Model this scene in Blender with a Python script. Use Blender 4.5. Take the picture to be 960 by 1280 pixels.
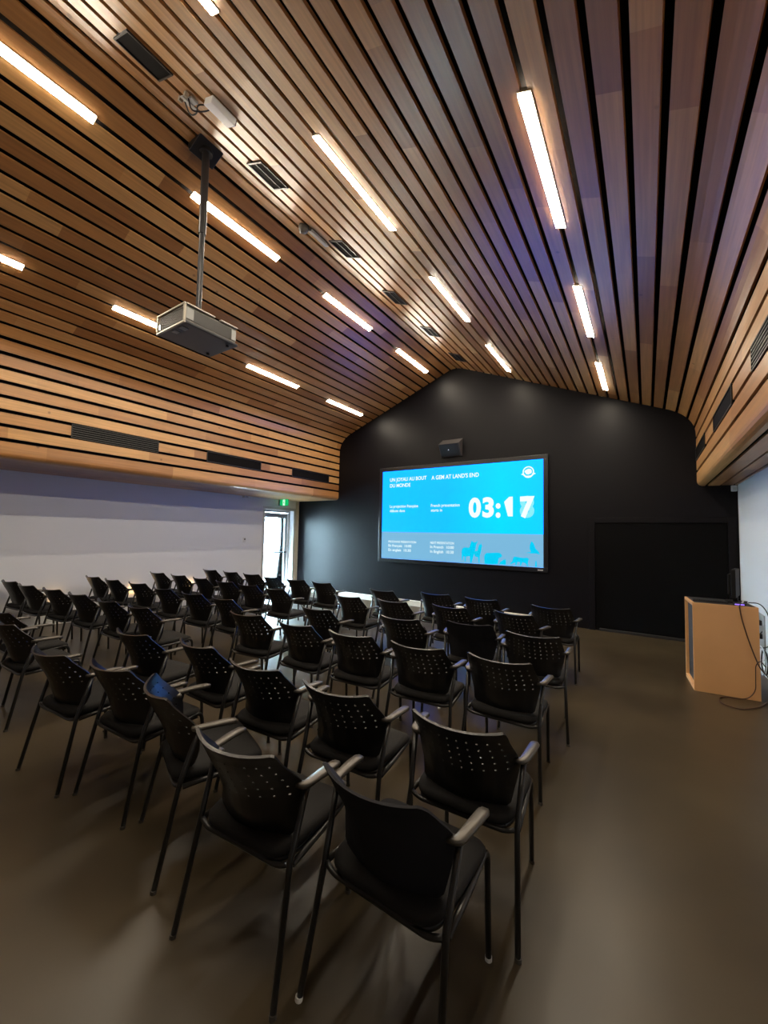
import bpy, bmesh, math, random
from mathutils import Vector, Matrix
random.seed(7)
for o in list(bpy.data.objects): bpy.data.objects.remove(o)
scn = bpy.context.scene
col = scn.collection

# ------------------------------------------------------------------ camera, world, exposure
cam_d = bpy.data.cameras.new('camera'); cam = bpy.data.objects.new('camera', cam_d); col.objects.link(cam)
cam_d.sensor_fit = 'HORIZONTAL'; cam_d.sensor_width = 36.0; cam_d.lens = 494.26 / 960 * 36
cam_d.clip_start = 0.05
R_ = Vector((0.83341929, 0.55225026, 0.02078324)); D_ = Vector((-0.01297838, 0.05715515, -0.99828095)); F_ = Vector((-0.55248878, 0.83171686, 0.05480152))
cam.matrix_world = Matrix(((R_[0], -D_[0], -F_[0], 0), (R_[1], -D_[1], -F_[1], 0), (R_[2], -D_[2], -F_[2], 1.6), (0, 0, 0, 1)))
scn.camera = cam
w = bpy.data.worlds.new('daylight'); scn.world = w; w.use_nodes = True
w.node_tree.nodes['Background'].inputs[0].default_value = (0.60, 0.84, 1.0, 1)
w.node_tree.nodes['Background'].inputs[1].default_value = 170.0
scn.view_settings.view_transform = 'Standard'; scn.view_settings.look = 'None'
scn.view_settings.gamma = 1; scn.view_settings.use_curve_mapping = False
scn.view_settings.exposure = 0.0
STRIP = 100.0          # brightness of the ceiling light strips
SCREEN = 1.0

# ------------------------------------------------------------------ materials
def mat(name, base=(.5,.5,.5), rough=.5, metal=0, emit=None, estr=0, spec=.5, bump=0, bscale=200, var=0, vscale=8):
    m = bpy.data.materials.new(name); m.use_nodes = True
    nt = m.node_tree; b = nt.nodes['Principled BSDF']
    b.inputs['Base Color'].default_value = (*base, 1); b.inputs['Roughness'].default_value = rough
    b.inputs['Metallic'].default_value = metal; b.inputs['Specular IOR Level'].default_value = spec
    if emit: b.inputs['Emission Color'].default_value = (*emit, 1); b.inputs['Emission Strength'].default_value = estr
    tc = nt.nodes.new('ShaderNodeTexCoord')
    if bump:
        n = nt.nodes.new('ShaderNodeTexNoise'); n.inputs['Scale'].default_value = bscale; n.inputs['Detail'].default_value = 3
        nt.links.new(tc.outputs['Object'], n.inputs['Vector'])
        bp = nt.nodes.new('ShaderNodeBump'); bp.inputs['Strength'].default_value = bump; bp.inputs['Distance'].default_value = .002
        nt.links.new(n.outputs['Fac'], bp.inputs['Height']); nt.links.new(bp.outputs['Normal'], b.inputs['Normal'])
    if var:
        n = nt.nodes.new('ShaderNodeTexNoise'); n.inputs['Scale'].default_value = vscale; n.inputs['Detail'].default_value = 5
        nt.links.new(tc.outputs['Object'], n.inputs['Vector'])
        mx = nt.nodes.new('ShaderNodeMix'); mx.data_type = 'RGBA'
        mx.inputs['A'].default_value = (*[c*(1-var) for c in base], 1); mx.inputs['B'].default_value = (*[min(1, c*(1+var)) for c in base], 1)
        nt.links.new(n.outputs['Fac'], mx.inputs['Factor']); nt.links.new(mx.outputs['Result'], b.inputs['Base Color'])
    return m

def wood_slats():
    m = bpy.data.materials.new('cedar_slats'); m.use_nodes = True; nt = m.node_tree; N = nt.nodes; L = nt.links
    b = N['Principled BSDF']; b.inputs['Roughness'].default_value = .40; b.inputs['Specular IOR Level'].default_value = .5; b.inputs['Coat Weight'].default_value = .45; b.inputs['Coat Roughness'].default_value = .30
    uv = N.new('ShaderNodeUVMap'); sp = N.new('ShaderNodeSeparateXYZ'); L.new(uv.outputs['UV'], sp.inputs[0])
    fl = N.new('ShaderNodeMath'); fl.operation = 'FLOOR'; L.new(sp.outputs['X'], fl.inputs[0])
    w1 = N.new('ShaderNodeTexWhiteNoise'); w1.noise_dimensions = '1D'; L.new(fl.outputs[0], w1.inputs['W'])
    ma = N.new('ShaderNodeMath'); ma.operation = 'MULTIPLY_ADD'; ma.inputs[1].default_value = 7.0
    L.new(w1.outputs['Value'], ma.inputs[0]); L.new(sp.outputs['Y'], ma.inputs[2])
    dv = N.new('ShaderNodeMath'); dv.operation = 'DIVIDE'; dv.inputs[1].default_value = 1.7; L.new(ma.outputs[0], dv.inputs[0])
    f2 = N.new('ShaderNodeMath'); f2.operation = 'FLOOR'; L.new(dv.outputs[0], f2.inputs[0])
    cb = N.new('ShaderNodeCombineXYZ'); L.new(fl.outputs[0], cb.inputs[0]); L.new(f2.outputs[0], cb.inputs[1])
    w2 = N.new('ShaderNodeTexWhiteNoise'); w2.noise_dimensions = '2D'; L.new(cb.outputs[0], w2.inputs['Vector'])
    ramp = N.new('ShaderNodeValToRGB'); e = ramp.color_ramp.elements
    e[0].position = 0; e[0].color = (.29, .125, .040, 1); e[1].position = 1; e[1].color = (.60, .335, .125, 1)
    k = e.new(.45); k.color = (.45, .215, .07, 1)
    L.new(w2.outputs['Value'], ramp.inputs[0])
    tc = N.new('ShaderNodeTexCoord'); mp = N.new('ShaderNodeMapping'); mp.inputs['Scale'].default_value = (45, 1.6, 45); L.new(tc.outputs['Object'], mp.inputs[0])
    n = N.new('ShaderNodeTexNoise'); n.inputs['Scale'].default_value = 1; n.inputs['Detail'].default_value = 6; L.new(mp.outputs[0], n.inputs['Vector'])
    mr = N.new('ShaderNodeMapRange'); mr.inputs['From Min'].default_value = .25; mr.inputs['From Max'].default_value = .75; mr.inputs['To Min'].default_value = .78; mr.inputs['To Max'].default_value = 1.15
    L.new(n.outputs['Fac'], mr.inputs['Value'])
    vm = N.new('ShaderNodeVectorMath'); vm.operation = 'SCALE'; L.new(ramp.outputs['Color'], vm.inputs[0]); L.new(mr.outputs[0], vm.inputs['Scale'])
    # knots
    v = N.new('ShaderNodeTexVoronoi'); v.inputs['Scale'].default_value = 2.6; L.new(tc.outputs['Object'], v.inputs['Vector'])
    kr = N.new('ShaderNodeMapRange'); kr.inputs['From Min'].default_value = .03; kr.inputs['From Max'].default_value = .06; kr.inputs['To Min'].default_value = .55; L.new(v.outputs['Distance'], kr.inputs['Value'])
    v2 = N.new('ShaderNodeVectorMath'); v2.operation = 'SCALE'; L.new(vm.outputs[0], v2.inputs[0]); L.new(kr.outputs[0], v2.inputs['Scale'])
    L.new(v2.outputs[0], b.inputs['Base Color'])
    return m

def floor_mat():
    m = bpy.data.materials.new('polished_concrete'); m.use_nodes = True; nt = m.node_tree; N = nt.nodes; L = nt.links
    b = N['Principled BSDF']; tc = N.new('ShaderNodeTexCoord')
    n = N.new('ShaderNodeTexNoise'); n.inputs['Scale'].default_value = .9; n.inputs['Detail'].default_value = 3; n.inputs['Roughness'].default_value = .5
    L.new(tc.outputs['Object'], n.inputs['Vector'])
    r = N.new('ShaderNodeValToRGB'); e = r.color_ramp.elements
    e[0].position = .3; e[0].color = (.034, .0245, .0130, 1); e[1].position = .72; e[1].color = (.064, .047, .0255, 1)
    L.new(n.outputs['Fac'], r.inputs[0]); L.new(r.outputs[0], b.inputs['Base Color'])
    n2 = N.new('ShaderNodeTexNoise'); n2.inputs['Scale'].default_value = 3; n2.inputs['Detail'].default_value = 1; L.new(tc.outputs['Object'], n2.inputs['Vector'])
    mr = N.new('ShaderNodeMapRange'); mr.inputs['To Min'].default_value = .31; mr.inputs['To Max'].default_value = .37; L.new(n2.outputs['Fac'], mr.inputs['Value']); L.new(mr.outputs[0], b.inputs['Roughness'])
    b.inputs['Specular IOR Level'].default_value = .42
    return m

def glass_mat():
    m = bpy.data.materials.new('door_glass'); m.use_nodes = True; nt = m.node_tree; N = nt.nodes; L = nt.links
    for x in list(N):
        if x.type != 'OUTPUT_MATERIAL': N.remove(x)
    t = N.new('ShaderNodeBsdfTransparent'); t.inputs[0].default_value = (.95, .98, .97, 1); g = N.new('ShaderNodeBsdfGlossy'); g.inputs['Roughness'].default_value = .02
    fr = N.new('ShaderNodeFresnel'); mx = N.new('ShaderNodeMixShader')
    L.new(fr.outputs[0], mx.inputs[0]); L.new(t.outputs[0], mx.inputs[1]); L.new(g.outputs[0], mx.inputs[2]); L.new(mx.outputs[0], N['Material Output'].inputs[0])
    return m

M = dict(
    wood=wood_slats(), gap=mat('black_backing', (.006,.005,.005), .9, spec=.1), floor=floor_mat(), glass=glass_mat(),
    black_wall=mat('black_paint', (.0036,.0032,.0052), .45, spec=.17, bump=.05, bscale=60),
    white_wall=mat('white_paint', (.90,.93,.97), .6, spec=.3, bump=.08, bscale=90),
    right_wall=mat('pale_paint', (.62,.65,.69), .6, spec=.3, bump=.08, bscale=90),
    back_wall=mat('back_paint', (.30,.28,.26), .7, spec=.2, bump=.05),
    white_metal=mat('white_metal', (.66,.68,.69), .35, spec=.5), pale=mat('off_white', (.72,.69,.62), .5),
    alu=mat('anodised_aluminium', (.50,.53,.55), .35, metal=.6), dark_alu=mat('dark_steel', (.05,.05,.055), .35, metal=.6),
    strip=mat('strip_diffuser', (.9,.85,.75), .4, emit=(1.0,.87,.68), estr=STRIP),
    strip_house=mat('strip_housing', (.55,.50,.40), .5),
    shell=mat('black_plastic', (.0055,.0055,.0065), .30, spec=.5, bump=.05, bscale=500),
    fabric=mat('black_seat_fabric', (.012,.0115,.0115), .85, spec=.25, bump=.5, bscale=900),
    fabric2=mat('black_back_fabric', (.009,.009,.012), .8, spec=.25, bump=.5, bscale=900),
    tube=mat('black_tube', (.012,.012,.012), .3, spec=.5), arm=mat('grey_arm_plastic', (.095,.086,.075), .36, metal=.45, spec=.6),
    glide=mat('pale_glide', (.75,.75,.72), .5),
    bezel=mat('screen_bezel', (.006,.006,.009), .35),
    white_em=mat('screen_white', (.05,.05,.05), .4, emit=(.86,1.0,1.0), estr=SCREEN), 
    ghost_em=mat('screen_ghost', (.05,.05,.05), .4, emit=(.20,.82,.92), estr=SCREEN),
    grey_em=mat('screen_grey', (.01,.01,.01), .5, spec=.1, emit=(.19,.48,.72), estr=SCREEN),
    animal_em=mat('screen_silhouette', (.0,.0,.0), .5, spec=.1, emit=(.0,.62,.94), estr=SCREEN),
    maple=mat('maple_veneer', (.62,.33,.135), .45, var=.12, vscale=3), dark_in=mat('dark_cabinet_interior', (.015,.013,.012), .6),
    blackp=mat('black_housing', (.012,.012,.013), .4), grey_p=mat('grey_housing', (.10,.095,.085), .45), silver=mat('silver_trim', (.40,.37,.31), .35, metal=.3),
    proj_under=mat('screen_tinted_housing', (.018,.022,.032), .35), matt=mat('matt_black', (.004,.004,.004), .6, spec=.2), cable=mat('brown_cable', (.05,.018,.010), .5), cablek=mat('black_cable', (.008,.008,.008), .5),  # proj_under: blue reflection of the screen is put into the base colour
    box_white=mat('white_housing', (.78,.80,.82), .4), plate_grey=mat('grey_outlet', (.28,.29,.29), .45),
    green_em=mat('exit_green', (.0,.3,.1), .4, emit=(.0,.42,.12), estr=1.0), exit_white=mat('exit_white', (.7,.8,.75), .4, emit=(.75,1,.85), estr=1.0),
    led=mat('purple_led', (.2,.1,.6), .4, emit=(.30,.16,1.0), estr=1.5),
    white_led=mat('white_indicator', (.8,.8,.8), .4, emit=(.9,.9,1.0), estr=1.2),
    warm=mat('warm_glow', (.9,.7,.4), .4, emit=(1,.58,.22), estr=9.0),  # emission of the boxes added low on the left wall
    cable_w=mat('white_cable', (.62,.66,.70), .45), ground=mat('pale_paving', (.30,.31,.31), .8))
# screen gradient: the picture shown runs from sky blue to cyan
def screen_mat():
    m = mat('screen_blue', (.0,.0,.0), .5, spec=.1, emit=(.01,.55,1.0), estr=SCREEN); nt = m.node_tree; N = nt.nodes; L = nt.links; b = N['Principled BSDF']
    tc = N.new('ShaderNodeTexCoord'); sp = N.new('ShaderNodeSeparateXYZ'); L.new(tc.outputs['Generated'], sp.inputs[0])
    r = N.new('ShaderNodeValToRGB'); e = r.color_ramp.elements
    e[0].position = 0; e[0].color = (.006,.60,3.4,1); e[1].position = 1; e[1].color = (.004,.67,3.2,1)
    k = e.new(.45); k.color = (.006,.57,3.6,1); k = e.new(.78); k.color = (.0,.75,3.0,1)
    L.new(sp.outputs['X'], r.inputs[0]); L.new(r.outputs[0], b.inputs['Emission Color'])
    return m
M['screen'] = screen_mat()

# ------------------------------------------------------------------ helpers
def tag(o, label=None, cat=None, group=None, kind=None):
    if label: o['label'] = label
    if cat: o['category'] = cat
    if group: o['group'] = group
    if kind: o['kind'] = kind
    return o
def thing(name, label, cat, loc=(0,0,0), rz=0, group=None):
    o = bpy.data.objects.new(name, None); col.objects.link(o); o.location = loc; o.rotation_euler = (0,0,rz); o.empty_display_size = .1
    return tag(o, label, cat, group)
def obj(name, bm, m, parent=None, smooth=False, label=None):
    me = bpy.data.meshes.new(name)
    bmesh.ops.recalc_face_normals(bm, faces=bm.faces)
    if smooth:
        for f in bm.faces: f.smooth = True
    bm.to_mesh(me); bm.free()
    ms = m if isinstance(m, (list, tuple)) else [m]
    for x in ms: me.materials.append(x)
    o = bpy.data.objects.new(name, me); col.objects.link(o)
    if parent: o.parent = parent
    if label: o['label'] = label
    return o
def box(bm, x0, x1, y0, y1, z0, z1, bev=0, mi=0, mtx=None):
    r = bmesh.ops.create_cube(bm, size=1)
    vs = r['verts']
    for v in vs: v.co = Vector((x0 + (v.co.x+.5)*(x1-x0), y0 + (v.co.y+.5)*(y1-y0), z0 + (v.co.z+.5)*(z1-z0)))
    fs = set(f for v in vs for f in v.link_faces)
    if bev:
        es = set(e for f in fs for e in f.edges)
        rr = bmesh.ops.bevel(bm, geom=list(es), offset=bev, segments=2, affect='EDGES', profile=.5)
        fs = set(f for f in rr['faces']) | set(f for f in fs if f.is_valid)
        vs = list(set(v for f in fs for v in f.verts))
        # include all verts connected
        seen = set(vs); st = list(vs)
        while st:
            v = st.pop()
            for e in v.link_edges:
                o2 = e.other_vert(v)
                if o2 not in seen: seen.add(o2); st.append(o2)
        vs = list(seen); fs = set(f for v in vs for f in v.link_faces)
    for f in fs: f.material_index = mi
    if mtx is not None:
        for v in vs: v.co = mtx @ v.co
    return vs
def B(*a, **k):
    bm = bmesh.new(); box(bm, *a, **k); return bm
def tube(bm, pts, r, seg=10, caps=True, closed=False):
    pts = [Vector(p) for p in pts]; n = len(pts); rings = []
    up = Vector((0,0,1))
    prev = None
    for i, p in enumerate(pts):
        if i == 0: t = pts[1]-pts[0]
        elif i == n-1: t = pts[-1]-pts[-2]
        else: t = (pts[i+1]-p).normalized() + (p-pts[i-1]).normalized()
        t.normalize()
        if prev is None:
            a = t.cross(up)
            if a.length < 1e-3: a = t.cross(Vector((1,0,0)))
            a.normalize()
        else:
            a = prev - t*prev.dot(t); a.normalize()
        prev = a; b = t.cross(a)
        rr = r[i] if isinstance(r, (list, tuple)) else r
        rings.append([bm.verts.new(p + (a*math.cos(2*math.pi*k/seg) + b*math.sin(2*math.pi*k/seg))*rr) for k in range(seg)])
    for i in range(n-1):
        for k in range(seg):
            bm.faces.new((rings[i][k], rings[i][(k+1)%seg], rings[i+1][(k+1)%seg], rings[i+1][k]))
    if caps:
        bm.faces.new(rings[0]); bm.faces.new(list(reversed(rings[-1])))
    return bm
def T(pts, r, seg=10): return tube(bmesh.new(), pts, r, seg)
def fillet(pts, rad, n=5):
    pts = [Vector(p) for p in pts]; out = [pts[0]]
    for i in range(1, len(pts)-1):
        a, p, b = pts[i-1], pts[i], pts[i+1]
        d = min(rad, (a-p).length*.49, (b-p).length*.49)
        s = p + (a-p).normalized()*d; e = p + (b-p).normalized()*d
        for k in range(n+1):
            t = k/n; out.append(s*(1-t)**2 + p*2*t*(1-t) + e*t*t)
    out.append(pts[-1]); return out
def cyl(bm, c, axis, r, h, seg=20, r2=None):
    c = Vector(c); ax = Vector(axis).normalized()
    return tube(bm, [c, c+ax*h], [r, r if r2 is None else r2], seg)
def poly_prism(bm, pts, f, t):
    """pts 2D; f maps (a,b,depth)->Vector"""
    A = [bm.verts.new(f(a, b, 0)) for a, b in pts]; Bv = [bm.verts.new(f(a, b, t)) for a, b in pts]
    fa = bm.faces.new(A); fb = bm.faces.new(list(reversed(Bv)))
    n = len(pts)
    for i in range(n): bm.faces.new((A[i], Bv[i], Bv[(i+1)%n], A[(i+1)%n]))
    bmesh.ops.triangulate(bm, faces=[fa, fb], quad_method='BEAUTY', ngon_method='EAR_CLIP')
    return bm

# ------------------------------------------------------------------ room measurements
XL, XR, YF, YB = -8.13, 1.16, 7.91, -4.6
def zl(x): return 6.66 + .395*x
def zr(x): return 3.873 - .41*x
SO = 2.45

# ------------------------------------------------------------------ room shell
tag(obj('floor', B(XL-.05, XR+.05, YB-.05, YF+.05, -.1, 0), M['floor']), kind='structure')
tag(obj('ground', B(-30, XL-.31, -10, 30, -.25, -.06), M['ground']), kind='structure')
bm = bmesh.new()                                                   # left wall with a doorway near the screen wall
DY0, DY1, DZ = 6.74, 7.72, 2.17
box(bm, XL-.3, XL, YB, DY0, 0, 3.3); box(bm, XL-.3, XL, DY1, YF, 0, 3.3); box(bm, XL-.3, XL, DY0, DY1, DZ, 3.3)
tag(obj('wall_left', bm, M['white_wall']), kind='structure')
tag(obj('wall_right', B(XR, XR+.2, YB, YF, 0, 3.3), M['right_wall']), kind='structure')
tag(obj('wall_front', B(XL-.3, XR+.2, YF, YF+.2, 0, 5.6), M['black_wall']), kind='structure')
tag(obj('wall_back', B(XL-.3, XR+.2, YB-.2, YB, 0, 5.6), M['back_wall']), kind='structure')

# ceiling: one profile, cut into slats that run towards the screen wall
def bez(a, c, b, n=14): return [((1-t)**2*a[0]+2*t*(1-t)*c[0]+t*t*b[0], (1-t)**2*a[1]+2*t*(1-t)*c[1]+t*t*b[1]) for t in [i/n for i in range(n+1)]]
prof = [(XL, SO)] + bez((-6.78, SO), (-6.69, SO), (-6.69, SO+.09), 5) + bez((-6.69, 3.68), (-6.69, zl(-6.69)), (-6.30, zl(-6.30))) \
     + bez((-3.62, zl(-3.62)), (-3.459, 5.291), (-3.22, zr(-3.22)), 6) + bez((.28, zr(.28)), (.675, zr(.675)), (.675, 3.27)) \
     + bez((.675, SO+.09), (.675, SO), (.765, SO), 5) + [(XR, SO)]
acc = [0]
for a, b in zip(prof, prof[1:]): acc.append(acc[-1] + math.dist(a, b))
def at_s(s):
    for i in range(len(prof)-1):
        if s <= acc[i+1] or i == len(prof)-2:
            t = (s-acc[i])/max(1e-9, acc[i+1]-acc[i]); return (prof[i][0]+t*(prof[i+1][0]-prof[i][0]), prof[i][1]+t*(prof[i+1][1]-prof[i][1]))
def s_of(x, z):
    best = (1e9, 0)
    for i in range(len(prof)-1):
        a, b = Vector(prof[i]), Vector(prof[i+1]); d = b-a; t = max(0, min(1, (Vector((x, z))-a).dot(d)/d.length_squared)); q = a+d*t
        e = (q-Vector((x, z))).length
        if e < best[0]: best = (e, acc[i]+t*d.length)
    return best[1]
gaps = []
for x in (-7.75, -7.37, -6.99): gaps.append((s_of(x, SO), .008))
gaps.append((s_of(-6.80, SO), .014))
for k in range(7): gaps.append((s_of(-6.69, 2.68+.181*k), .046))
sa, sb = s_of(-6.69, 2.68+.181*6), s_of(-6.169, zl(-6.169))
for k in range(1, 4): gaps.append((sa+(sb-sa)*k/4, .046))
for k in range(-3, 13): x = -5.65+.173*k; gaps.append((s_of(x, zl(x)), .047))
gaps.append((s_of(-3.43, 5.24), .036))
for k in range(17, -6, -1): x = -.54-.1617*k; gaps.append((s_of(x, zr(x)), .045))
sa, sb = s_of(.2685, zr(.2685)), s_of(.675, 3.22)
for k in range(1, 4): gaps.append((sa+(sb-sa)*k/4, .044))
for z in (3.22, 3.05, 2.87, 2.685): gaps.append((s_of(.675, z), .042))
gaps += [(s_of(.79, SO), .036), (s_of(.965, SO), .022), (s_of(1.12, SO), .022)]
bm = bmesh.new(); uvl = bm.loops.layers.uv.new('UVMap')
def strip_solid(pts, thick, idx, mi):
    """sweep a cross-section polyline along the room; thick pushes it away from the room"""
    n = len(pts); off = []
    for i in range(n):
        a = Vector(pts[max(0, i-1)]); b = Vector(pts[min(n-1, i+1)]); d = (b-a).normalized(); nn = Vector((-d.y, d.x))   # left of travel = up/outwards
        off.append((pts[i][0]+nn.x*thick, pts[i][1]+nn.y*thick))
    loop = list(pts)+off[::-1]
    A = [bm.verts.new((x, YB, z)) for x, z in loop]; Bv = [bm.verts.new((x, YF, z)) for x, z in loop]
    m2 = len(loop)
    for i in range(m2):
        f = bm.faces.new((A[i], A[(i+1)%m2], Bv[(i+1)%m2], Bv[i])); f.material_index = mi
        for lp, y in zip(f.loops, (YB, YB, YF, YF)): lp[uvl].uv = (idx+.5, y+10)
edges = [0] + [g for g, _ in gaps] + [acc[-1]]; ws = [0]+[g for _, g in gaps]+[0]
for i in range(len(edges)-1):
    s0 = edges[i]+ws[i]/2; s1 = edges[i+1]-ws[i+1]/2
    ss = [s0] + [a for a in acc if s0+.004 < a < s1-.004] + [s1]
    strip_solid([at_s(s) for s in ss], .022, i, 0)
back = []
for s in [0]+acc[1:-1]+[acc[-1]]: back.append(at_s(s))
n = len(back)
offb = []
for i in range(n):
    a = Vector(back[max(0, i-1)]); b = Vector(back[min(n-1, i+1)]); d = (b-a).normalized(); offb.append((back[i][0]-d.y*.07, back[i][1]+d.x*.07))
strip_solid(offb, .05, 200, 1)
tag(obj('ceiling', bm, [M['wood'], M['gap']]), kind='structure')
tag(obj('ceiling_deck', B(XL-.3, XR+.2, YB-.2, YF+.2, 5.6, 5.7), M['gap']), kind='structure')

# trims, recessed black sliding door in the screen wall
bm = bmesh.new()
box(bm, -.86, -.76, YF-.035, YF, 0, 1.96, .004); box(bm, 1.03, 1.13, YF-.035, YF, 0, 1.96, .004); box(bm, -.76, 1.03, YF-.035, YF, 1.87, 1.96, .004)
tag(obj('trim_1', bm, M['black_wall']), kind='structure')
d = obj('door_1', B(-.755, 1.025, YF-.022, YF, .05, 1.865, .003), mat('black_door_panel', (.002,.002,.0025), .6, spec=.08), None); tag(d, kind='structure')
tag(obj('trim_2', B(-.70, .98, YF-.03, YF, .0, .045, .004), M['dark_alu']), kind='structure')
tag(obj('baseboard_front', B(-7.95, -1.62, YF-.10, YF, 0, .115, .006), M['pale']), kind='structure')
tag(obj('trim_3', B(XL, XL+.03, YF-.11, YF-.015, 0, SO-.005, .004), M['pale']), kind='structure')

# glazed door in the left wall
dr = tag(bpy.data.objects.new('door_2', None), kind='structure'); col.objects.link(dr); dr.location = (XL-.2, DY0, 0)
def child_box(name, m, *a, parent=dr, bev=.004, label=None):
    return obj(name, B(*a, bev=bev), m, parent, label=label)
W_ = DY1-DY0
bm = bmesh.new(); box(bm, -.06, .06, 0, .05, 0, DZ, .004); box(bm, -.06, .06, W_-.05, W_, 0, DZ, .004); box(bm, -.06, .06, .05, W_-.05, DZ-.06, DZ, .004)
obj('door_frame', bm, M['white_metal'], dr)
bm = bmesh.new(); box(bm, -.03, .02, .055, .13, .02, DZ-.07, .004); box(bm, -.03, .02, W_-.14, W_-.055, .02, DZ-.07, .004); box(bm, -.03, .02, .13, W_-.14, DZ-.20, DZ-.07, .004); box(bm, -.03, .02, .13, W_-.14, .02, .22, .004)
leaf = obj('door_leaf', bm, M['alu'], dr)
obj('glass_pane', B(-.01, 0, .13, W_-.14, .22, DZ-.20), M['glass'], leaf)
pb = obj('push_bar', T([(.02, .09, 1.04), (.07, .11, 1.04), (.07, W_-.12, 1.04), (.02, W_-.10, 1.04)], .02), M['dark_alu'], leaf)
bm = bmesh.new(); box(bm, .02, .07, W_-.42, W_-.12, DZ-.21, DZ-.12, .006); tube(bm, [(.05, W_-.25, DZ-.14), (.16, W_-.45, DZ-.06), (.06, W_-.6, DZ-.04)], .010, 8)
obj('door_closer', bm, M['alu'], dr)
bm = bmesh.new(); box(bm, .2, .215, -.07, 0, 0, DZ+.07, .003); box(bm, .2, .215, W_, W_+.07, 0, DZ+.07, .003); box(bm, .2, .215, 0, W_, DZ, DZ+.07, .003)
obj('door_casing', bm, M['white_metal'], dr)

# ------------------------------------------------------------------ ceiling lights, vents
def slope_frame(x, side):
    """origin on the ceiling, axes: u across (towards +x), n down into the room"""
    if side == 'R': z = zr(x); u = Vector((1, 0, -.41)).normalized()
    else: z = zl(x); u = Vector((1, 0, .395)).normalized()
    nrm = Vector((u.z, 0, -u.x))
    return Matrix(((u.x, 0, nrm.x, x), (0, 1, 0, 0), (u.z, 0, nrm.z, z), (0, 0, 0, 1)))
YSEG = [(.08, 1.27), (2.14, 3.31), (4.18, 5.37), (6.23, 7.46)]
where = {1: 'nearest the camera', 2: 'second from the camera', 3: 'third from the camera', 4: 'nearest the screen'}
rown = {(-.54, 'R'): 'in the rightmost row', (-2.15, 'R'): 'in the ceiling row just right of the ridge', (-3.92, 'L'): 'in the ceiling row just left of the ridge', (-5.65, 'L'): 'in the leftmost ceiling row'}
for (x, side), rn in rown.items():
    for i, (y0, y1) in enumerate(YSEG, 1):
        
        mtx = slope_frame(x, side)
        lbl = 'warm light strip %s, %s' % (rn, where.get(i, 'behind the camera'))
        if x == -.54 and i == 1: lbl = 'warm light strip in the rightmost ceiling row, above the camera'
        if x == -.54 and i > 1: lbl = 'warm light strip in the rightmost ceiling row, %s' % {2: 'the longest and brightest looking', 3: 'the middle one seen', 4: 'the last before the screen wall'}[i]
        t = thing('ceiling_light', lbl, 'ceiling light', (0, 0, 0), 0, 'light strips between the ceiling slats')
        t.matrix_world = mtx @ Matrix.Translation((0, (y0+y1)/2, 0)); h = (y1-y0)/2
        bm = bmesh.new(); box(bm, -.043, -.038, -h, h, -.02, .006); box(bm, .038, .043, -h, h, -.02, .006); box(bm, -.038, .038, -h, -h+.008, -.02, .006); box(bm, -.038, .038, h-.008, h, -.02, .006)
        obj('housing', bm, M['strip_house'], t)
        obj('diffuser', B(-.0375, .0375, -h+.0085, h-.0085, -.01, .011, bev=.002), M['strip'], t)

ridge_v = [(1.28, .33, 'black hatch between the slats at the ridge, the one nearest the camera'), (2.45, .35, 'black linear diffuser at the ridge beyond the projector pole'),
           (3.65, .35, 'black linear diffuser at the ridge, third from the camera'), (4.84, .38, 'black linear diffuser at the ridge, fourth from the camera'),
           (6.01, .36, 'black linear diffuser at the ridge, second from the screen wall'), (7.18, .38, 'black linear diffuser at the ridge closest to the screen wall')]
for i, (y, ln, lbl) in enumerate(ridge_v):
    t = thing('ceiling_diffuser', lbl, 'air vent', group='diffusers along the ridge')
    t.matrix_world = slope_frame(-3.097, 'R') @ Matrix.Translation((0, y, 0)); h = ln/2; wv = .115
    obj('panel', B(-wv+.012, wv-.012, -h+.012, h-.012, -.005, .004), M['gap'], t)
    bm = bmesh.new()
    if i == 0: box(bm, -wv, wv, -h, -h+.012, -.01, .012); box(bm, -wv, wv, h-.012, h, -.01, .012); box(bm, -wv, -wv+.012, -h+.012, h-.012, -.01, .012); box(bm, wv-.012, wv, -h+.012, h-.012, -.01, .012); obj('frame', bm, M['blackp'], t)
    else:
        box(bm, -wv, wv, -h, -h+.016, -.01, .014); box(bm, -wv, wv, h-.016, h, -.01, .014); box(bm, -wv, -wv+.01, -h+.016, h-.016, -.01, .012); box(bm, wv-.01, wv, -h+.016, h-.016, -.01, .012); obj('frame', bm, M['dark_alu'], t)
        bm = bmesh.new(); box(bm, -.006, .006, -h+.016, h-.016, .0045, .010); obj('blade', bm, M['blackp'], t)

def side_vent(name, x, sgn, y0, y1, louv, lbl):
    t = thing(name, lbl, 'air vent', (x, (y0+y1)/2, 2.95), 0, 'vents in the side bulkheads'); h = (y1-y0)/2
    s = sgn
    def bx(bm, a, b, *r): box(bm, min(s*a, s*b), max(s*a, s*b), *r)
    bm = bmesh.new(); bx(bm, -.015, .004, -h, h, -.092, .092); obj('panel', bm, M['gap'], t)
    bm = bmesh.new(); bx(bm, .0045, .012, -h, h, .084, .097); bx(bm, .0045, .012, -h, h, -.097, -.084); bx(bm, .0045, .012, -h, -h+.012, -.084, .084); bx(bm, .0045, .012, h-.012, h, -.084, .084); obj('frame', bm, M['blackp'], t)
    if louv:
        for k in range(5):
            z = -.062+.031*k; bm = bmesh.new(); bx(bm, .0045, .011, -h+.013, h-.013, z-.005, z+.005); obj('louver', bm, M['dark_alu'], t)
side_vent('wall_grille', -6.69, 1, 2.12, 3.31, True, 'black louvred grille in the left wooden bulkhead, nearest the camera')
side_vent('wall_vent', -6.69, 1, 4.17, 5.39, False, 'plain black vent slot in the left wooden bulkhead, the middle of three')
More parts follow.
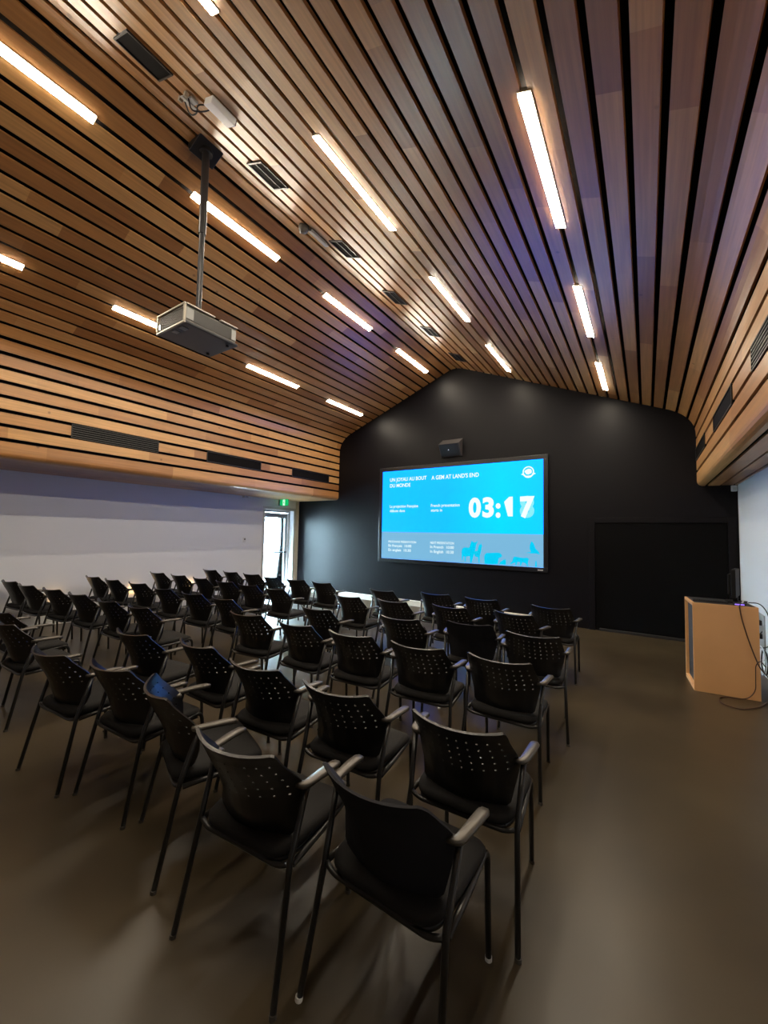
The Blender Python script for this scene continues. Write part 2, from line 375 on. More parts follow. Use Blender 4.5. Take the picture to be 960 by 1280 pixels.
side_vent('wall_vent', -6.69, 1, 6.26, 7.51, False, 'plain black vent slot in the left wooden bulkhead, next to the screen wall')
side_vent('wall_grille', .675, -1, 2.65, 3.89, True, 'black louvred grille in the right wooden bulkhead at the edge of the picture')
side_vent('wall_vent', .675, -1, 4.72, 5.90, False, 'plain black vent slot in the right wooden bulkhead, the middle of three')
side_vent('wall_vent', .675, -1, 6.75, 7.88, False, 'plain black vent slot in the right wooden bulkhead, next to the screen wall')

# ------------------------------------------------------------------ projection screen with its picture
SX0, SX1, SZ0, SZ1 = -5.275, -1.6145, 1.0238, 3.083
sc = thing('projection_screen', 'large wall mounted screen with black frame showing a blue countdown picture', 'screen', ((SX0+SX1)/2, YF, (SZ0+SZ1)/2))
scm = Vector(sc.location)
def rel(bm):
    for v in bm.verts: v.co -= scm
    return bm
bm = bmesh.new(); f = .085
box(bm, SX0-f, SX1+f, YF-.06, YF-.001, SZ0-f, SZ0, .006); box(bm, SX0-f, SX1+f, YF-.06, YF-.001, SZ1, SZ1+f, .006); box(bm, SX0-f, SX0, YF-.06, YF-.001, SZ0, SZ1, .006); box(bm, SX1, SX1+f, YF-.06, YF-.001, SZ0, SZ1, .006)
obj('frame', rel(bm), M['bezel'], sc)
YS = YF-.045
disp = obj('display', rel(B(SX0, SX1, YS, YF-.005, SZ0, SZ1)), M['screen'], sc)
SPLIT = 1.648
obj('lower_band', rel(B(SX0+.002, SX1-.002, YS-.002, YS, SZ0+.002, SPLIT)), M['grey_em'], disp)
obj('maker_badge', rel(B(SX1-.10, SX1-.005, YF-.063, YF-.06, SZ0-.055, SZ0-.035)), M['white_metal'], sc)
def text(s, x0, x1, zb, zt, m, bold=.0, nm='text_line', dy=.004, capref=None, squeeze=True):
    cu = bpy.data.curves.new('t', 'FONT'); cu.body = s; cu.size = 1; cu.offset = bold; cu.resolution_u = 4
    o = bpy.data.objects.new('t', cu); col.objects.link(o); bpy.context.view_layer.update()
    me = bpy.data.meshes.new_from_object(o.evaluated_get(bpy.context.evaluated_depsgraph_get()))
    bpy.data.objects.remove(o)
    xs = [v.co.x for v in me.vertices]; ys = [v.co.y for v in me.vertices]
    mnx, mxx = min(xs), max(xs); lo, hi = (0, .73) if capref is None else capref
    for v in me.vertices:
        x = x0+(v.co.x-mnx)/(mxx-mnx)*(x1-x0); z = zb+(v.co.y-lo)/(hi-lo)*(zt-zb)
        v.co = Vector((x, YS-dy, z))-scm
    me.name = nm; me.materials.append(m)
    r = bpy.data.objects.new(nm, me); col.objects.link(r); r.parent = disp; return r
wm = M['white_em']
text('UN JOYAU AU BOUT', -5.068, -4.095, 2.835, 2.921, wm, .02)
text('DU MONDE', -5.065, -4.508, 2.697, 2.782, wm, .02)
text("A GEM AT LAND'S END", -3.972, -2.88, 2.823, 2.913, wm, .02)
text('La projection fran\u00e7aise', -5.058, -4.298, 2.215, 2.285, wm, .012)
text('d\u00e9bute dans', -5.056, -4.642, 2.112, 2.180, wm, .012)
text('French presentation', -3.976, -3.298, 2.213, 2.283, wm, .012)
text('starts in', -3.974, -3.702, 2.110, 2.178, wm, .012)
text('PROCHAINE PR\u00c9SENTATION', -5.08, -4.335, 1.397, 1.447, wm, .012)
text('En fran\u00e7ais  10:00', -5.077, -4.457, 1.300, 1.362, wm, .012)
text('En anglais  10:30', -5.075, -4.468, 1.200, 1.262, wm, .012)
text('NEXT PRESENTATION', -3.98, -3.418, 1.400, 1.454, wm, .012)
text('In French  10:00', -3.979, -3.418, 1.306, 1.368, wm, .012)
text('In English  10:30', -3.978, -3.422, 1.205, 1.268, wm, .012)
def sil(name, pts, m=None, dy=.004, off=(SX0, SZ0)):
    bm = bmesh.new(); poly_prism(bm, pts, lambda a, b, t: Vector((off[0]+a, YS-dy+t, off[1]+b))-scm, .0015)
    return obj(name, bm, m or M['animal_em'], disp)
for s, a, b in (('0', -3.095, -2.83), ('3', -2.80, -2.56), (':', -2.525, -2.425)):
    text(s, a, b, 1.992, 2.382, wm, .045, 'clock_digit', capref=(-.01, .72) if s != ':' else (0, .73))
sil('clock_digit', [(-2.355,2.285),(-2.255,2.382),(-2.185,2.382),(-2.185,1.992),(-2.278,1.992),(-2.278,2.262),(-2.325,2.222)], wm, .004, off=(0, 0))
text('8', -2.05, -1.778, 1.985, 2.385, M['ghost_em'], .045, 'clock_digit', .003, capref=(-.01, .72))
text('7', -2.045, -1.772, 1.99, 2.382, wm, .045, 'clock_digit', .005)
sil('deer_silhouette', [(2.03,.24),(2.05,.30),(2.09,.325),(2.20,.325),(2.27,.335),(2.285,.40),(2.265,.43),(2.25,.47),(2.275,.45),(2.30,.435),(2.335,.435),(2.36,.455),(2.385,.475),(2.37,.43),(2.35,.40),(2.335,.30),(2.30,.22),(2.26,.16),(2.25,.01),(2.225,.01),(2.215,.15),(2.13,.135),(2.12,.03),(2.10,.03),(2.10,.125),(2.075,.15),(2.06,.06),(2.04,.06),(2.045,.16)])
sil('deer_silhouette', [(2.30,.25),(2.38,.265),(2.42,.29),(2.425,.36),(2.41,.40),(2.43,.385),(2.455,.43),(2.465,.385),(2.48,.37),(2.462,.34),(2.458,.28),(2.44,.20),(2.415,.15),(2.425,.02),(2.405,.02),(2.39,.135),(2.32,.15)], None, .0055)
sil('bear_silhouette', [(2.53,.01),(2.52,.16),(2.535,.20),(2.57,.23),(2.66,.235),(2.76,.245),(2.83,.245),(2.87,.215),(2.885,.18),(2.85,.15),(2.815,.14),(2.785,.105),(2.80,.02),(2.75,.015),(2.72,.09),(2.695,.06),(2.685,.01),(2.645,.01),(2.645,.075),(2.60,.065),(2.59,.01)])
sil('cub_silhouette', [(2.83,.02),(2.845,.06),(2.88,.08),(2.91,.11),(2.955,.12),(2.965,.06),(2.955,.015)])
sil('cat_silhouette', [(3.04,.05),(3.085,.09),(3.10,.16),(3.13,.185),(3.20,.175),(3.29,.165),(3.36,.175),(3.40,.15),(3.385,.115),(3.345,.095),(3.365,.06),(3.395,.02),(3.37,.015),(3.335,.065),(3.28,.085),(3.245,.015),(3.225,.015),(3.235,.08),(3.185,.09),(3.165,.02),(3.14,.02),(3.145,.07),(3.095,.055),(3.06,.03)])
sil('bird_silhouette', [(3.33,.262),(3.38,.277),(3.435,.285),(3.41,.35),(3.415,.42),(3.44,.49),(3.475,.465),(3.50,.41),(3.52,.35),(3.565,.31),(3.60,.245),(3.53,.262),(3.45,.258),(3.39,.265)])
sil('reed_silhouette', [(3.508,.01),(3.515,.10),(3.525,.135),(3.54,.10),(3.545,.01)])
# emblem: ring over a ribbon with a rounded animal in it
bm = bmesh.new(); NN = 36; cx, cz = -1.89, 2.855
for k in range(NN):
    a0, a1 = 2*math.pi*k/NN, 2*math.pi*(k+1)/NN
    vs = [bm.verts.new(Vector((cx+r*math.cos(a), YS-.004, cz+r*math.sin(a)))-scm) for r, a in ((.085, a0), (.108, a0), (.108, a1), (.085, a1))]; bm.faces.new(vs)
obj('emblem_ring', bm, wm, disp)
sil('emblem_ribbon', [(-.14,-.045),(-.10,-.02),(-.05,-.075),(0,-.09),(.05,-.075),(.10,-.02),(.14,-.045),(.10,-.06),(.05,-.11),(0,-.122),(-.05,-.11),(-.10,-.06)], wm, off=(cx, cz))
sil('emblem_figure', [(-.075,.0),(-.06,.03),(-.03,.035),(.0,.06),(.045,.05),(.068,.01),(.06,-.03),(.0,-.055),(-.04,-.045),(-.02,-.015),(-.055,-.015)], wm, off=(cx, cz))

# speaker box over the screen
sp = thing('wall_speaker', 'small black tilted box on the black wall above the screen', 'speaker', (-3.5, YF, 3.50))
bm = bmesh.new()
poly_prism(bm, [(-.0, -.20), (-.06, -.20), (-.22, .045), (-.0, .185)], lambda a, b, t: Vector((-.235+t, a, b)), .47)
obj('cabinet', bm, mat('lit_top_satin', (.05,.045,.045), .35), sp)  # grey lightened so the upper face looks lit by the ceiling strips
bm = bmesh.new(); poly_prism(bm, [(-.075, -.190), (-.228, .040), (-.220, .044), (-.066, -.186)], lambda a, b, t: Vector((-.215+t, a, b)), .43)
obj('grille', bm, M['blackp'], sp)
bm = bmesh.new(); cyl(bm, (-.02, -.152, -.07), (0, -1, -.65), .009, .014, 12); obj('indicator', bm, M['white_led'], sp, label='tiny pale indicator light')

# ------------------------------------------------------------------ projector on its pole
pj = thing('projector', 'dark ceiling projector with silver rimmed end hanging from a long black pole', 'projector', (-3.53, 2.06, 3.39))
bm = bmesh.new(); box(bm, -.215, .215, -.255, .255, .02, .172, .012); obj('body', bm, M['grey_p'], pj)
bm = bmesh.new(); box(bm, -.23, .23, -.27, .27, 0, .03, .01); obj('base_plate', bm, M['proj_under'], pj, label='dark underside with the screen reflection tinted into its colour')
bm = bmesh.new(); box(bm, -.232, .232, -.275, -.255, .0, .018, .004); box(bm, -.232, .232, -.275, -.255, .163, .182, .004); box(bm, -.232, -.214, -.275, -.255, .018, .163, .004); box(bm, .214, .232, -.275, -.255, .018, .163, .004)
obj('end_frame', bm, M['silver'], pj, label='pale silver rim around the end')
bm = bmesh.new()
for k in range(9): box(bm, -.205, .205, -.262, -.256, .028+k*.015, .034+k*.015)
obj('end_grille', bm, M['grey_p'], pj)
bm = bmesh.new(); box(bm, .20, .232, -.25, .02, .172, .186, .003); box(bm, .20, .232, .08, .26, .172, .186, .003); obj('top_rail', bm, M['silver'], pj)
bm = bmesh.new(); box(bm, .2155, .2185, -.20, .20, .045, .15); obj('side_grille', bm, M['blackp'], pj)
obj('corner_panel', B(.2155, .222, -.25, -.18, .05, .15, bev=.002), M['plate_grey'], pj); obj('corner_panel', B(.2155, .222, .20, .25, .05, .15, bev=.002), M['plate_grey'], pj)
bm = bmesh.new(); cyl(bm, (-.05, .255, .095), (0, 1, 0), .055, .05, 20, .048); obj('lens', bm, M['blackp'], pj)
obj('underside_label', B(-.03, .03, -.24, -.19, -.006, 0), M['plate_grey'], pj); obj('underside_label', B(.09, .15, -.24, -.18, -.006, 0), M['plate_grey'], pj)
for px_ in (-.16, .16):
    bm = bmesh.new(); cyl(bm, (px_, .2, .002), (0, 0, -1), .014, .018, 10); obj('foot', bm, M['blackp'], pj)
bm = bmesh.new(); tube(bm, [(.065, -.05, .17), (.065, -.05, 1.0)], .026, 16); tube(bm, [(.065, -.05, 1.0), (.065, -.05, 1.87)], .034, 16); obj('pole', bm, M['dark_alu'], pj)
bm = bmesh.new(); tube(bm, [(.105, -.055, .18), (.102, -.055, .6), (.105, -.055, 1.2)], .006, 8); obj('cable', bm, M['cablek'], pj)
bm = bmesh.new(); box(bm, -.11, .11, -.12, .12, -.002, .085, .004)
mp = Matrix.Translation(-Vector(pj.location)) @ slope_frame(-3.475, 'L') @ Matrix.Translation((0, 2.01, 0))
for v in bm.verts: v.co = mp @ v.co
pl = obj('ceiling_plate', bm, M['blackp'], pj)

bm = bmesh.new(); cyl(bm, (.065, -.05, 1.80), (0, 0, 1), .06, .08, 20); obj('pole_collar', bm, M['blackp'], pj)

# odds and ends on the ceiling by the plate
t = thing('ceiling_sensor', 'long white box fixed to the ceiling slats beside the projector plate', 'sensor'); t.matrix_world = slope_frame(-2.85, 'R') @ Matrix.Translation((0, 1.765, 0))
obj('housing', B(-.058, .058, -.11, .11, 0, .055, bev=.006), M['box_white'], t); obj('end_cap', B(-.05, .05, .11, .118, .006, .05, bev=.002), M['blackp'], t)
t = thing('cable_bracket', 'small grey bracket with loose wires on the slats behind the pole', 'bracket'); t.matrix_world = slope_frame(-3.06, 'R') @ Matrix.Translation((0, 1.64, 0))
bm = bmesh.new(); box(bm, -.10, .04, -.03, .03, 0, .02, .003); box(bm, -.06, -.02, -.07, .07, .02, .03, .003); obj('plate', bm, M['alu'], t)
bm = bmesh.new(); tube(bm, fillet([(-.08, -.02, .02), (-.06, .03, .09), (.02, .05, .07), (.09, .0, .05), (.15, .06, .02)], .05), .006, 8); tube(bm, fillet([(0, -.03, .02), (.04, -.01, .10), (.10, .06, .06), (.12, .1, .01)], .04), .006, 8); obj('wire', bm, M['cablek'], t)
obj('clip', B(-.12, -.09, -.06, -.03, 0, .035, bev=.003), M['silver'], t); obj('clip', B(.0, .03, -.075, -.045, 0, .035, bev=.003), M['silver'], t)
t = thing('ceiling_camera', 'small pale round camera on the ceiling ridge beyond the projector', 'camera'); t.matrix_world = slope_frame(-3.35, 'R') @ Matrix.Translation((0, 3.2, .025))
bm = bmesh.new(); tube(bm, [(0, 0, -.03), (0, 0, .02), (0, 0, .05), (0, 0, .065)], [.06, .06, .045, .02], 20); obj('dome', bm, M['grey_p'], t, True)
obj('lens', T([(0, -.01, .055), (0, -.03, .072)], .014, 12), M['blackp'], t); obj('mounting_strip', B(.02, .085, .05, .36, -.02, .010, bev=.003), M['alu'], t)

# ------------------------------------------------------------------ things on the walls
ex = thing('exit_sign', 'green and white running man exit sign under the soffit by the glass door', 'sign', (XL, 7.20, 2.36))
obj('housing', B(0, .05, -.03, .03, -.075, .085, bev=.004), M['plate_grey'], ex)
obj('sign_box', B(.05, .33, -.02, .02, -.075, .085, bev=.004), M['green_em'], ex)
bm = bmesh.new(); box(bm, .16, .235, -.023, -.0205, -.068, .078); obj('white_panel', bm, M['exit_white'], ex)
bm = bmesh.new()
def fg(a, b, tt): return Vector((.197+a, -.0255+tt, b))
poly_prism(bm, [(-.008,.03),(.014,.035),(.018,.0),(.028,-.05),(.016,-.05),(.006,-.012),(-.012,-.03),(-.026,-.03),(-.012,-.008),(-.004,.01),(-.018,.008)], fg, .002)
poly_prism(bm, [(.004+.010*math.cos(k*math.pi/5), .053+.012*math.sin(k*math.pi/5)) for k in range(10)], fg, .002)
obj('running_figure', bm, M['green_em'], ex)
t = thing('wall_thermostat', 'small white wall control plate left of the glass door', 'wall plate', (XL, 6.13, 1.38))
obj('plate', B(0, .012, -.045, .045, -.06, .06, bev=.003), M['box_white'], t); obj('button', B(.012, .02, .0, .03, .0, .035, bev=.002), M['blackp'], t)
t = thing('motion_sensor', 'small white sensor box at the top right corner of the black wall', 'sensor', (1.115, YF, 2.395))
obj('housing', B(-.035, .035, -.05, 0, -.045, .045, bev=.008), M['box_white'], t); obj('lens', B(-.02, .02, -.056, -.05, -.03, .01, bev=.002), M['white_metal'], t)
t = thing('soffit_bracket', 'small pale fitting on the soffit edge left of the exit sign', 'bracket', (XL+.03, 6.1, SO))
obj('body', B(-.03, .05, -.06, .06, -.045, 0, bev=.005), M['white_metal'], t); obj('cap', B(.05, .058, -.03, .03, -.035, -.01, bev=.002), M['alu'], t)
glow_boxes = [(2.5, 'added box glowing warm low on the wall behind the leftmost chairs'), (3.67, 'added box glowing warm low behind the chairs, second from the left'), (4.81, 'added box glowing warm low behind the chairs, nearest the glass door')]  # glow boxes added for the warm wall patches, whose real source is unknown
for y, lbl in glow_boxes:
    t = thing('added_glow_box', lbl, 'added light', (XL, y, .45), 0, 'glow boxes added along the left wall')
    obj('body', B(0, .06, -.07, .07, -.025, .025, bev=.004), M['white_metal'], t)
    obj('upper_glow', B(.01, .05, -.06, .06, .0255, .030), M['warm'], t); obj('lower_glow', B(.01, .05, -.06, .06, -.030, -.0255), M['warm'], t)

# ------------------------------------------------------------------ lectern corner
LX0, LX1, LY0, LY1, LH = .385, .92, 5.46, 5.97, .93
lc = thing('lectern', 'maple veneered lectern cabinet with an open dark side by the right wall', 'lectern', ((LX0+LX1)/2, (LY0+LY1)/2, 0), math.radians(4))
hx, hy = (LX1-LX0)/2, (LY1-LY0)/2; th = .02
obj('front_panel', B(-hx, hx, -hy, -hy+th, 0, LH, bev=.002), M['maple'], lc)
obj('back_panel', B(-hx, hx, hy-th, hy, 0, LH, bev=.002), M['maple'], lc)
obj('side_panel', B(hx-th, hx, -hy+th, hy-th, 0, LH, bev=.002), M['maple'], lc)
obj('bottom_panel', B(-hx, hx-th, -hy+th, hy-th, 0, .045, bev=.002), M['maple'], lc)
obj('top_rail', B(-hx, -hx+.02, -hy+th, hy-th, LH-.035, LH, bev=.002), M['maple'], lc)
obj('inner_panel', B(-hx+.03, -hx+.045, -hy+th, hy-th, .045, LH-.04), M['dark_in'], lc, label='dark recessed inner face')
obj('shelf', B(-hx+.046, hx-th, -hy+th, hy-th, .5, .518), M['dark_in'], lc)
obj('worktop', B(-hx+.02, hx-th, -hy+th, hy-th, LH-.02, LH+.003), M['dark_in'], lc, label='black top surface')
def onlect(x, y, z=LH): 
    return lc.matrix_basis @ Vector((x, y, z))
bpy.context.view_layer.update()
t = thing('monitor', 'black monitor on the lectern seen from its edge against the white wall', 'monitor', (.80, 5.76, LH+.0035), math.radians(77))
obj('base', B(-.11, .11, -.09, .09, 0, .012, bev=.004), M['matt'], t); obj('stand', B(-.03, .03, -.02, .02, .012, .10, bev=.004), M['matt'], t)
pn = obj('screen_panel', B(-.19, .19, -.022, .018, .06, .36, bev=.006), M['matt'], t); obj('rear_cover', B(-.15, .15, .018, .05, .09, .31, bev=.01), M['matt'], pn)
t = thing('keyboard', 'flat black keyboard lying on the lectern top', 'keyboard', (.58, 5.62, LH+.0035), math.radians(4))
obj('base', B(-.17, .13, -.07, .07, 0, .016, bev=.004), M['blackp'], t)
bm = bmesh.new()
for r in range(5):
    for c_ in range(14): box(bm, -.16+c_*.020, -.144+c_*.020, -.06+r*.024, -.041+r*.024, .0165, .021)
obj('keys', bm, M['dark_alu'], t)
t = thing('adapter_box', 'small black adapter with a purple light at the lectern edge', 'adapter', (.80, 5.53, LH+.0035), math.radians(4))
obj('body', B(-.05, .05, -.03, .03, 0, .022, bev=.004), M['blackp'], t); obj('light_ring', B(-.045, .03, -.033, -.0305, .004, .014), M['led'], t, label='glowing purple light'); obj('plug', T([(.02, -.0, .022), (.03, 0, .05)], .008, 10), M['box_white'], t, label='white plug')
def cable(name, lbl, pts, r, m, fr=.15):
    return tag(obj(name, T(fillet(pts, fr, 8), r, 8), m, None, True), lbl, 'cable', 'cables by the lectern')
cable('power_cable', 'thick brown cable hanging diagonally across the front of the lectern', [(.80, 5.50, .942), (.785, 5.448, .935), (.80, 5.44, .80), (.86, 5.445, .55), (.925, 5.45, .34), (.985, 5.47, .26), (1.03, 5.62, .20)], .006, M['cable'])
cable('thin_cable', 'thin brown cable looping down the lectern front to the floor', [(.965, 5.42, .36), (.93, 5.43, .42), (.895, 5.445, .36), (.89, 5.44, .10), (.82, 5.42, .012), (.60, 5.40, .006), (.58, 5.16, .006), (.72, 5.08, .006), (.90, 5.28, .006), (.99, 5.5, .006)], .0045, M['cable'], .12)
cable('monitor_cable', 'thin black cable arcing from the lectern top down the white wall', [(.90, 5.72, .945), (1.0, 5.8, .94), (1.08, 5.9, .84), (1.12, 5.95, .62), (1.13, 6.0, .40)], .005, M['cablek'])
cable('wall_cable', 'black cable drooping from the grey wall outlet', [(1.145, 6.55, .52), (1.09, 6.5, .45), (1.08, 6.35, .36), (1.10, 6.1, .42), (1.12, 5.9, .52)], .006, M['cablek'])
for k in range(4):
    rr = .11+.02*k; cx_, cy_, cz_ = 1.13-.020*k, 6.12+.02*k, .22+.012*k
    pts = [(cx_+.002*math.sin(3*a), cy_+rr*math.cos(a), cz_+rr*.9*math.sin(a)) for a in [2*math.pi*i/28 for i in range(29)]]
    tag(obj('coiled_cable', T(pts, .007, 8), [M['cablek'], M['cable_w'], M['cablek'], M['cable_w']][k], None, True),
        ['black cable coil hanging on the wall behind the lectern, the smallest loop', 'white cable coil, smaller of two pale loops behind the lectern', 'black cable coil hanging on the wall behind the lectern, the larger loop', 'white cable coil, larger of two pale loops behind the lectern'][k], 'cable', 'cables by the lectern')
t = thing('wall_outlet', 'grey wall outlet panel on the right wall behind the lectern', 'outlet', (XR, 6.62, .52))
obj('plate', B(-.015, 0, -.16, .16, -.20, .20, bev=.003), M['plate_grey'], t)
for k in range(2): obj('socket', B(-.04, -.015, -.08, -.02, -.09+.16*k, -.03+.16*k, bev=.006), M['blackp'], t)

# ------------------------------------------------------------------ chairs
def lerp(a, b, t): return a+(b-a)*t
def piece(v, ks):
    for (v0, a), (v1, b) in zip(ks, ks[1:]):
        if v <= v1: t = (v-v0)/(v1-v0); t = t*t*(3-2*t)*.5+t*.5; return lerp(a, b, t)
    return ks[-1][1]
def back_pt(u, v):
    """outer rear surface of the chair back: u across -1..1, v up 0..1"""
    hw = piece(v, [(0, .175), (.12, .205), (.55, .237), (1, .213)])
    yc = piece(v, [(0, -.150), (.35, -.195), (1, -.292)])
    sag = piece(v, [(0, .045), (.30, .115), (.58, .138), (1, .068)])
    zb = .435+.362*v + .012*abs(u)**3*v
    return Vector((u*hw, yc+sag*abs(u)**2.0, zb))
def shell_mesh(holes):
    us = [-1, -.96]; NC = 10; pitch = .185; hwid = .015
    hu = []
    for k in range(NC):
        c0 = (k-(NC-1)/2)*pitch; us += [c0-hwid, c0+hwid]; hu.append((c0-hwid, c0+hwid))
    us += [.96, 1]; us = sorted(us)
    vs = [0, .04, .10, .18, .26, .34, .42]; hv = []
    for k in range(5):
        c0 = .50+.095*k; vs += [c0-.009, c0+.009]; hv.append((c0-.009, c0+.009))
    vs += [.95, .985, 1]
    nu, nv = len(us), len(vs)
    def present(i, j):
        if i < 0 or j < 0 or i >= nu-1 or j >= nv-1: return False
        if holes:
            mu, mv = (us[i]+us[i+1])/2, (vs[j]+vs[j+1])/2
            if any(a < mu < b for a, b in hu) and any(a < mv < b for a, b in hv): return False
        return True
    bm = bmesh.new()
    def P(i, j, t):
        u, v = us[i], vs[j]
        # rounded corners
        if holes: r = .03
        else: r = .16
        vv = v
        if v > 1-r:
            ex = 1-math.sqrt(max(0, 1-((v-(1-r))/r)**2)); u = u*(1-(.05 if holes else .13)*ex)
        if v < .10: u = u*(1-.10*(1-v/.10)**2)
        p = back_pt(u, vv)
        du = back_pt(min(1, u+.02), vv)-back_pt(max(-1, u-.02), vv); dv = back_pt(u, min(1, vv+.02))-back_pt(u, max(0, vv-.02))
        nrm = du.cross(dv).normalized()      # points to the rear (-y)
        thick = (.007+.006*max(0, (v-.93)/.07)) if holes else .024*min(1, (1-abs(u))*6+.35)*min(1, (1-v)*6+.4)
        if v > .98: p = p + Vector((0, -.006, .002))
        return p - nrm*thick*t if True else p
    V0 = {}; V1 = {}
    def g(D, i, j, t):
        if (i, j) not in D: D[(i, j)] = bm.verts.new(P(i, j, t))
        return D[(i, j)]
    for i in range(nu-1):
        for j in range(nv-1):
            if not present(i, j): continue
            for D, t in ((V0, 0), (V1, 1)):
                f = bm.faces.new([g(D, i, j, t), g(D, i+1, j, t), g(D, i+1, j+1, t), g(D, i, j+1, t)][::1 if t == 0 else -1]); f.smooth = True
            for (a, b, ni, nj) in (((i, j), (i+1, j), i, j-1), ((i+1, j), (i+1, j+1), i+1, j), ((i+1, j+1), (i, j+1), i, j+1), ((i, j+1), (i, j), i-1, j)):
                if not present(ni, nj):
                    q = [bm.verts.new(P(*a, 0)), bm.verts.new(P(*b, 0)), bm.verts.new(P(*b, 1)), bm.verts.new(P(*a, 1))]; bm.faces.new(q)
    return bm
def seat_bm(z0, th_, w, d0, d1, rad, crown=.012, grow=1.0):
    bm = bmesh.new(); n = 40
    def ring(sc, z, cr=0):
        out = []
        for k in range(n):
            a = 2*math.pi*k/n; ca, sa = math.cos(a), math.sin(a); e = 2/5.5
            x = math.copysign(abs(ca)**e, ca)*w*sc; yy = math.copysign(abs(sa)**e, sa)
            ym = (d0+d1)/2; hd = (d1-d0)/2; y = ym+yy*hd*sc
            x *= 1+.05*(y-ym)/hd
            zz = z - (.03*max(0, (y-(d1-.09))/.09)**2) + cr*(1-(x/w)**2)
            out.append(bm.verts.new((x, y, zz)))
        return out
    rs = [ring(.90, z0), ring(.97, z0+.004), ring(1.0, z0+th_*.35), ring(.995, z0+th_*.65), ring(.955, z0+th_*.93), ring(.80, z0+th_, crown*.4), ring(.45, z0+th_, crown), ring(.1, z0+th_, crown)]
    for a, b in zip(rs, rs[1:]):
        for k in range(n): bm.faces.new((a[k], a[(k+1)%n], b[(k+1)%n], b[k]))
    bm.faces.new(rs[0][::-1]); bm.faces.new(rs[-1]); return bm
def arm_bm(s):
    path = fillet([(s*.208, -.098, .652), (s*.254, -.108, .662), (s*.266, -.01, .666), (s*.270, .055, .664), (s*.269, .078, .658)], .045, 6)
    bm = bmesh.new(); n = len(path); rings = []
    for i, p in enumerate(path):
        t = (path[min(n-1, i+1)]-path[max(0, i-1)]).normalized(); sd = t.cross(Vector((0, 0, 1))).normalized(); up = sd.cross(t)
        k = i/(n-1); hw = lerp(.014, .021, min(1, k*2.2))*(1 if k < .93 else .75); hh = .010
        rings.append([bm.verts.new(p+sd*hw*a+up*hh*b) for a, b in ((-1, -.3), (-.8, -1), (.8, -1), (1, -.3), (1, .4), (.75, 1), (-.75, 1), (-1, .4))])
    for a, b in zip(rings, rings[1:]):
        for k in range(8): bm.faces.new((a[k], a[(k+1)%8], b[(k+1)%8], b[k]))
    bm.faces.new(rings[0]); bm.faces.new(rings[-1][::-1]); return bm
RT = .0115
def make_chair(solid):
    gm = M['glide'] if solid else M['arm']
    t = thing('stacking_chair', '', 'chair', group='black armchairs facing the screen')
    obj('seat', seat_bm(.412, .046, .230, -.190, .258, .05), M['fabric'], t, True)
    obj('seat_pan', seat_bm(.388, .028, .222, -.182, .245, .05, 0), M['shell'], t, True)
    obj('backrest', shell_mesh(not solid), M['fabric2'] if solid else M['shell'], t)
    bm = bmesh.new(); tube(bm, fillet([(-.236, -.160, .412), (-.19, -.172, .398), (.19, -.172, .398), (.236, -.160, .412)], .05), .010, 10); obj('rear_rail', bm, M['tube'], t, True)
    for s in (-1, 1):
        obj('armrest', arm_bm(s), M['arm'], t, True)
        l = obj('leg', T([(s*.262, -.246, .012), (s*.240, -.160, .42), (s*.252, -.088, .655)], RT, 12), M['tube'], t, True)
        bm = bmesh.new(); cyl(bm, (s*.2635, -.249, 0), (-s*.03, .1, 1), .0135, .014, 12); obj('glide', bm, gm, l, label='pale plastic glide' if solid else None)
        l = obj('leg', T(fillet([(s*.222, .256, .012), (s*.222, .236, .425), (s*.232, .05, .408), (s*.240, -.145, .405)], .06, 6), RT, 12), M['tube'], t, True)
        bm = bmesh.new(); cyl(bm, (s*.222, .257, 0), (0, -.04, 1), .0135, .014, 12); obj('glide', bm, gm, l, label='pale plastic glide' if solid else None)
    return t
def dup(root):
    r = root.copy(); col.objects.link(r)
    for ch in list(root.children):
        c = ch.copy(); col.objects.link(c); c.parent = r
        for g_ in ch.children:
            d2 = g_.copy(); col.objects.link(d2); d2.parent = c
    return r
P0 = make_chair(False); P1 = make_chair(True); used = {}
def chair(x, y, deg, label, solid=False):
    p = P1 if solid else P0
    o = p if solid not in used else dup(p); used[solid] = 1
    o.location = (x, y, 0); o.rotation_euler = (0, 0, math.radians(deg)); o['label'] = label
ordn = ['', 'first', 'second', 'third', 'fourth', 'fifth', 'sixth', 'seventh']
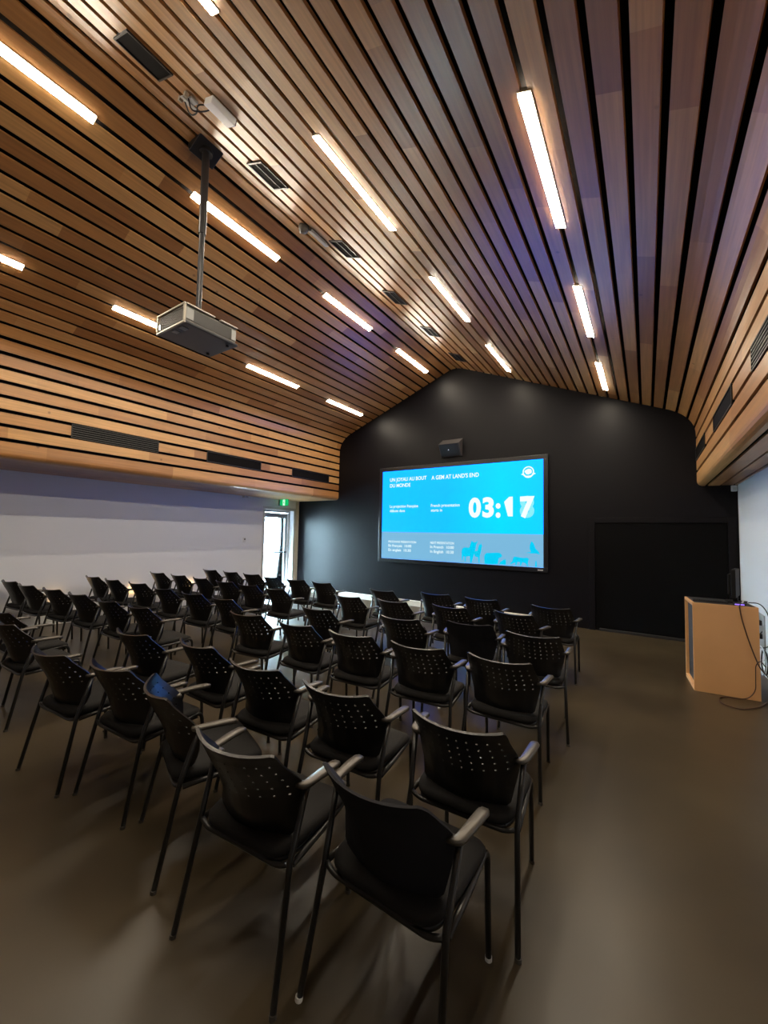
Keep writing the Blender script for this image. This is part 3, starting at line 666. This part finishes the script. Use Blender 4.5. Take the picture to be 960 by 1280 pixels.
rows = {
 'the row nearest the screen': ([(-.92,5.08,-1),(-1.77,5.12,2),(-2.42,5.13,3),(-3.12,4.91,-3)], [(-7.35,4.97,2),(-6.72,5.0,1),(-6.12,5.01,4),(-5.515,4.97,-2),(-4.925,4.98,1),(-4.34,4.98,-1)]),
 'the second row from the screen': ([(-1.14,4.44,-8),(-1.85,4.36,-1),(-2.54,4.26,-1),(-3.16,4.19,-3)], [(-7.49,4.01,4),(-6.85,4.05,2),(-6.18,4.06,-3),(-5.52,4.05,1),(-4.945,4.04,1),(-4.345,4.04,-2)]),
 'the third row from the screen': ([(-.81,3.63,6),(-1.40,3.71,10,1),(-1.99,3.50,3),(-2.92,3.35,0)], [(-7.57,3.03,3),(-6.94,3.06,1),(-6.26,3.11,5),(-5.46,3.07,1),(-4.78,3.08,2),(-4.16,3.10,-2)]),
 'the third row from the camera': ([(-.82,2.83,1.5),(-1.41,2.77,5),(-1.99,2.74,4),(-2.575,2.72,0),(-3.25,2.71,6)], [(-7.73,2.05,6),(-7.07,2.07,5),(-6.41,2.15,6),(-5.73,2.20,3),(-4.97,2.22,1),(-4.36,2.27,-1)]),
 'the second row from the camera': ([(-.70,1.85,3),(-1.36,1.82,4),(-1.98,1.81,4),(-2.64,1.86,-1),(-3.33,1.74,4)], [(-5.05,1.38,3),(-4.45,1.27,2)]),
 'the row nearest the camera': ([(-.745,1.305,-1,1),(-1.33,1.20,5),(-1.99,1.305,-20),(-2.63,1.31,4),(-3.22,1.20,5)], [])}
special = {(-5.515,4.97): 'black armchair in front of the glass door, its perforated back bright with daylight',
           (-1.40,3.71): 'black armchair with solid unperforated back, right half of the third row from the screen',
           (-.745,1.305): 'black armchair with solid rounded back, the nearest and largest chair, at the right aisle',
           (-1.99,1.305): 'black armchair twisted to the right, its left back tip lit blue by the screen',
           (-5.05,1.38): 'black armchair cut by the left picture edge, the farther of the two there',
           (-4.45,1.27): 'black armchair cut by the left picture edge, the nearer of the two there'}
for rn, (right, left) in rows.items():
    for lst, side in ((right, 'from the right aisle'), (left, 'from the white left wall')):
        for i, c_ in enumerate(lst):
            lbl = special.get((c_[0], c_[1])) or 'black perforated armchair, %s %s in %s' % (ordn[i+1], side, rn)
            chair(c_[0], c_[1], c_[2], lbl, len(c_) > 3)
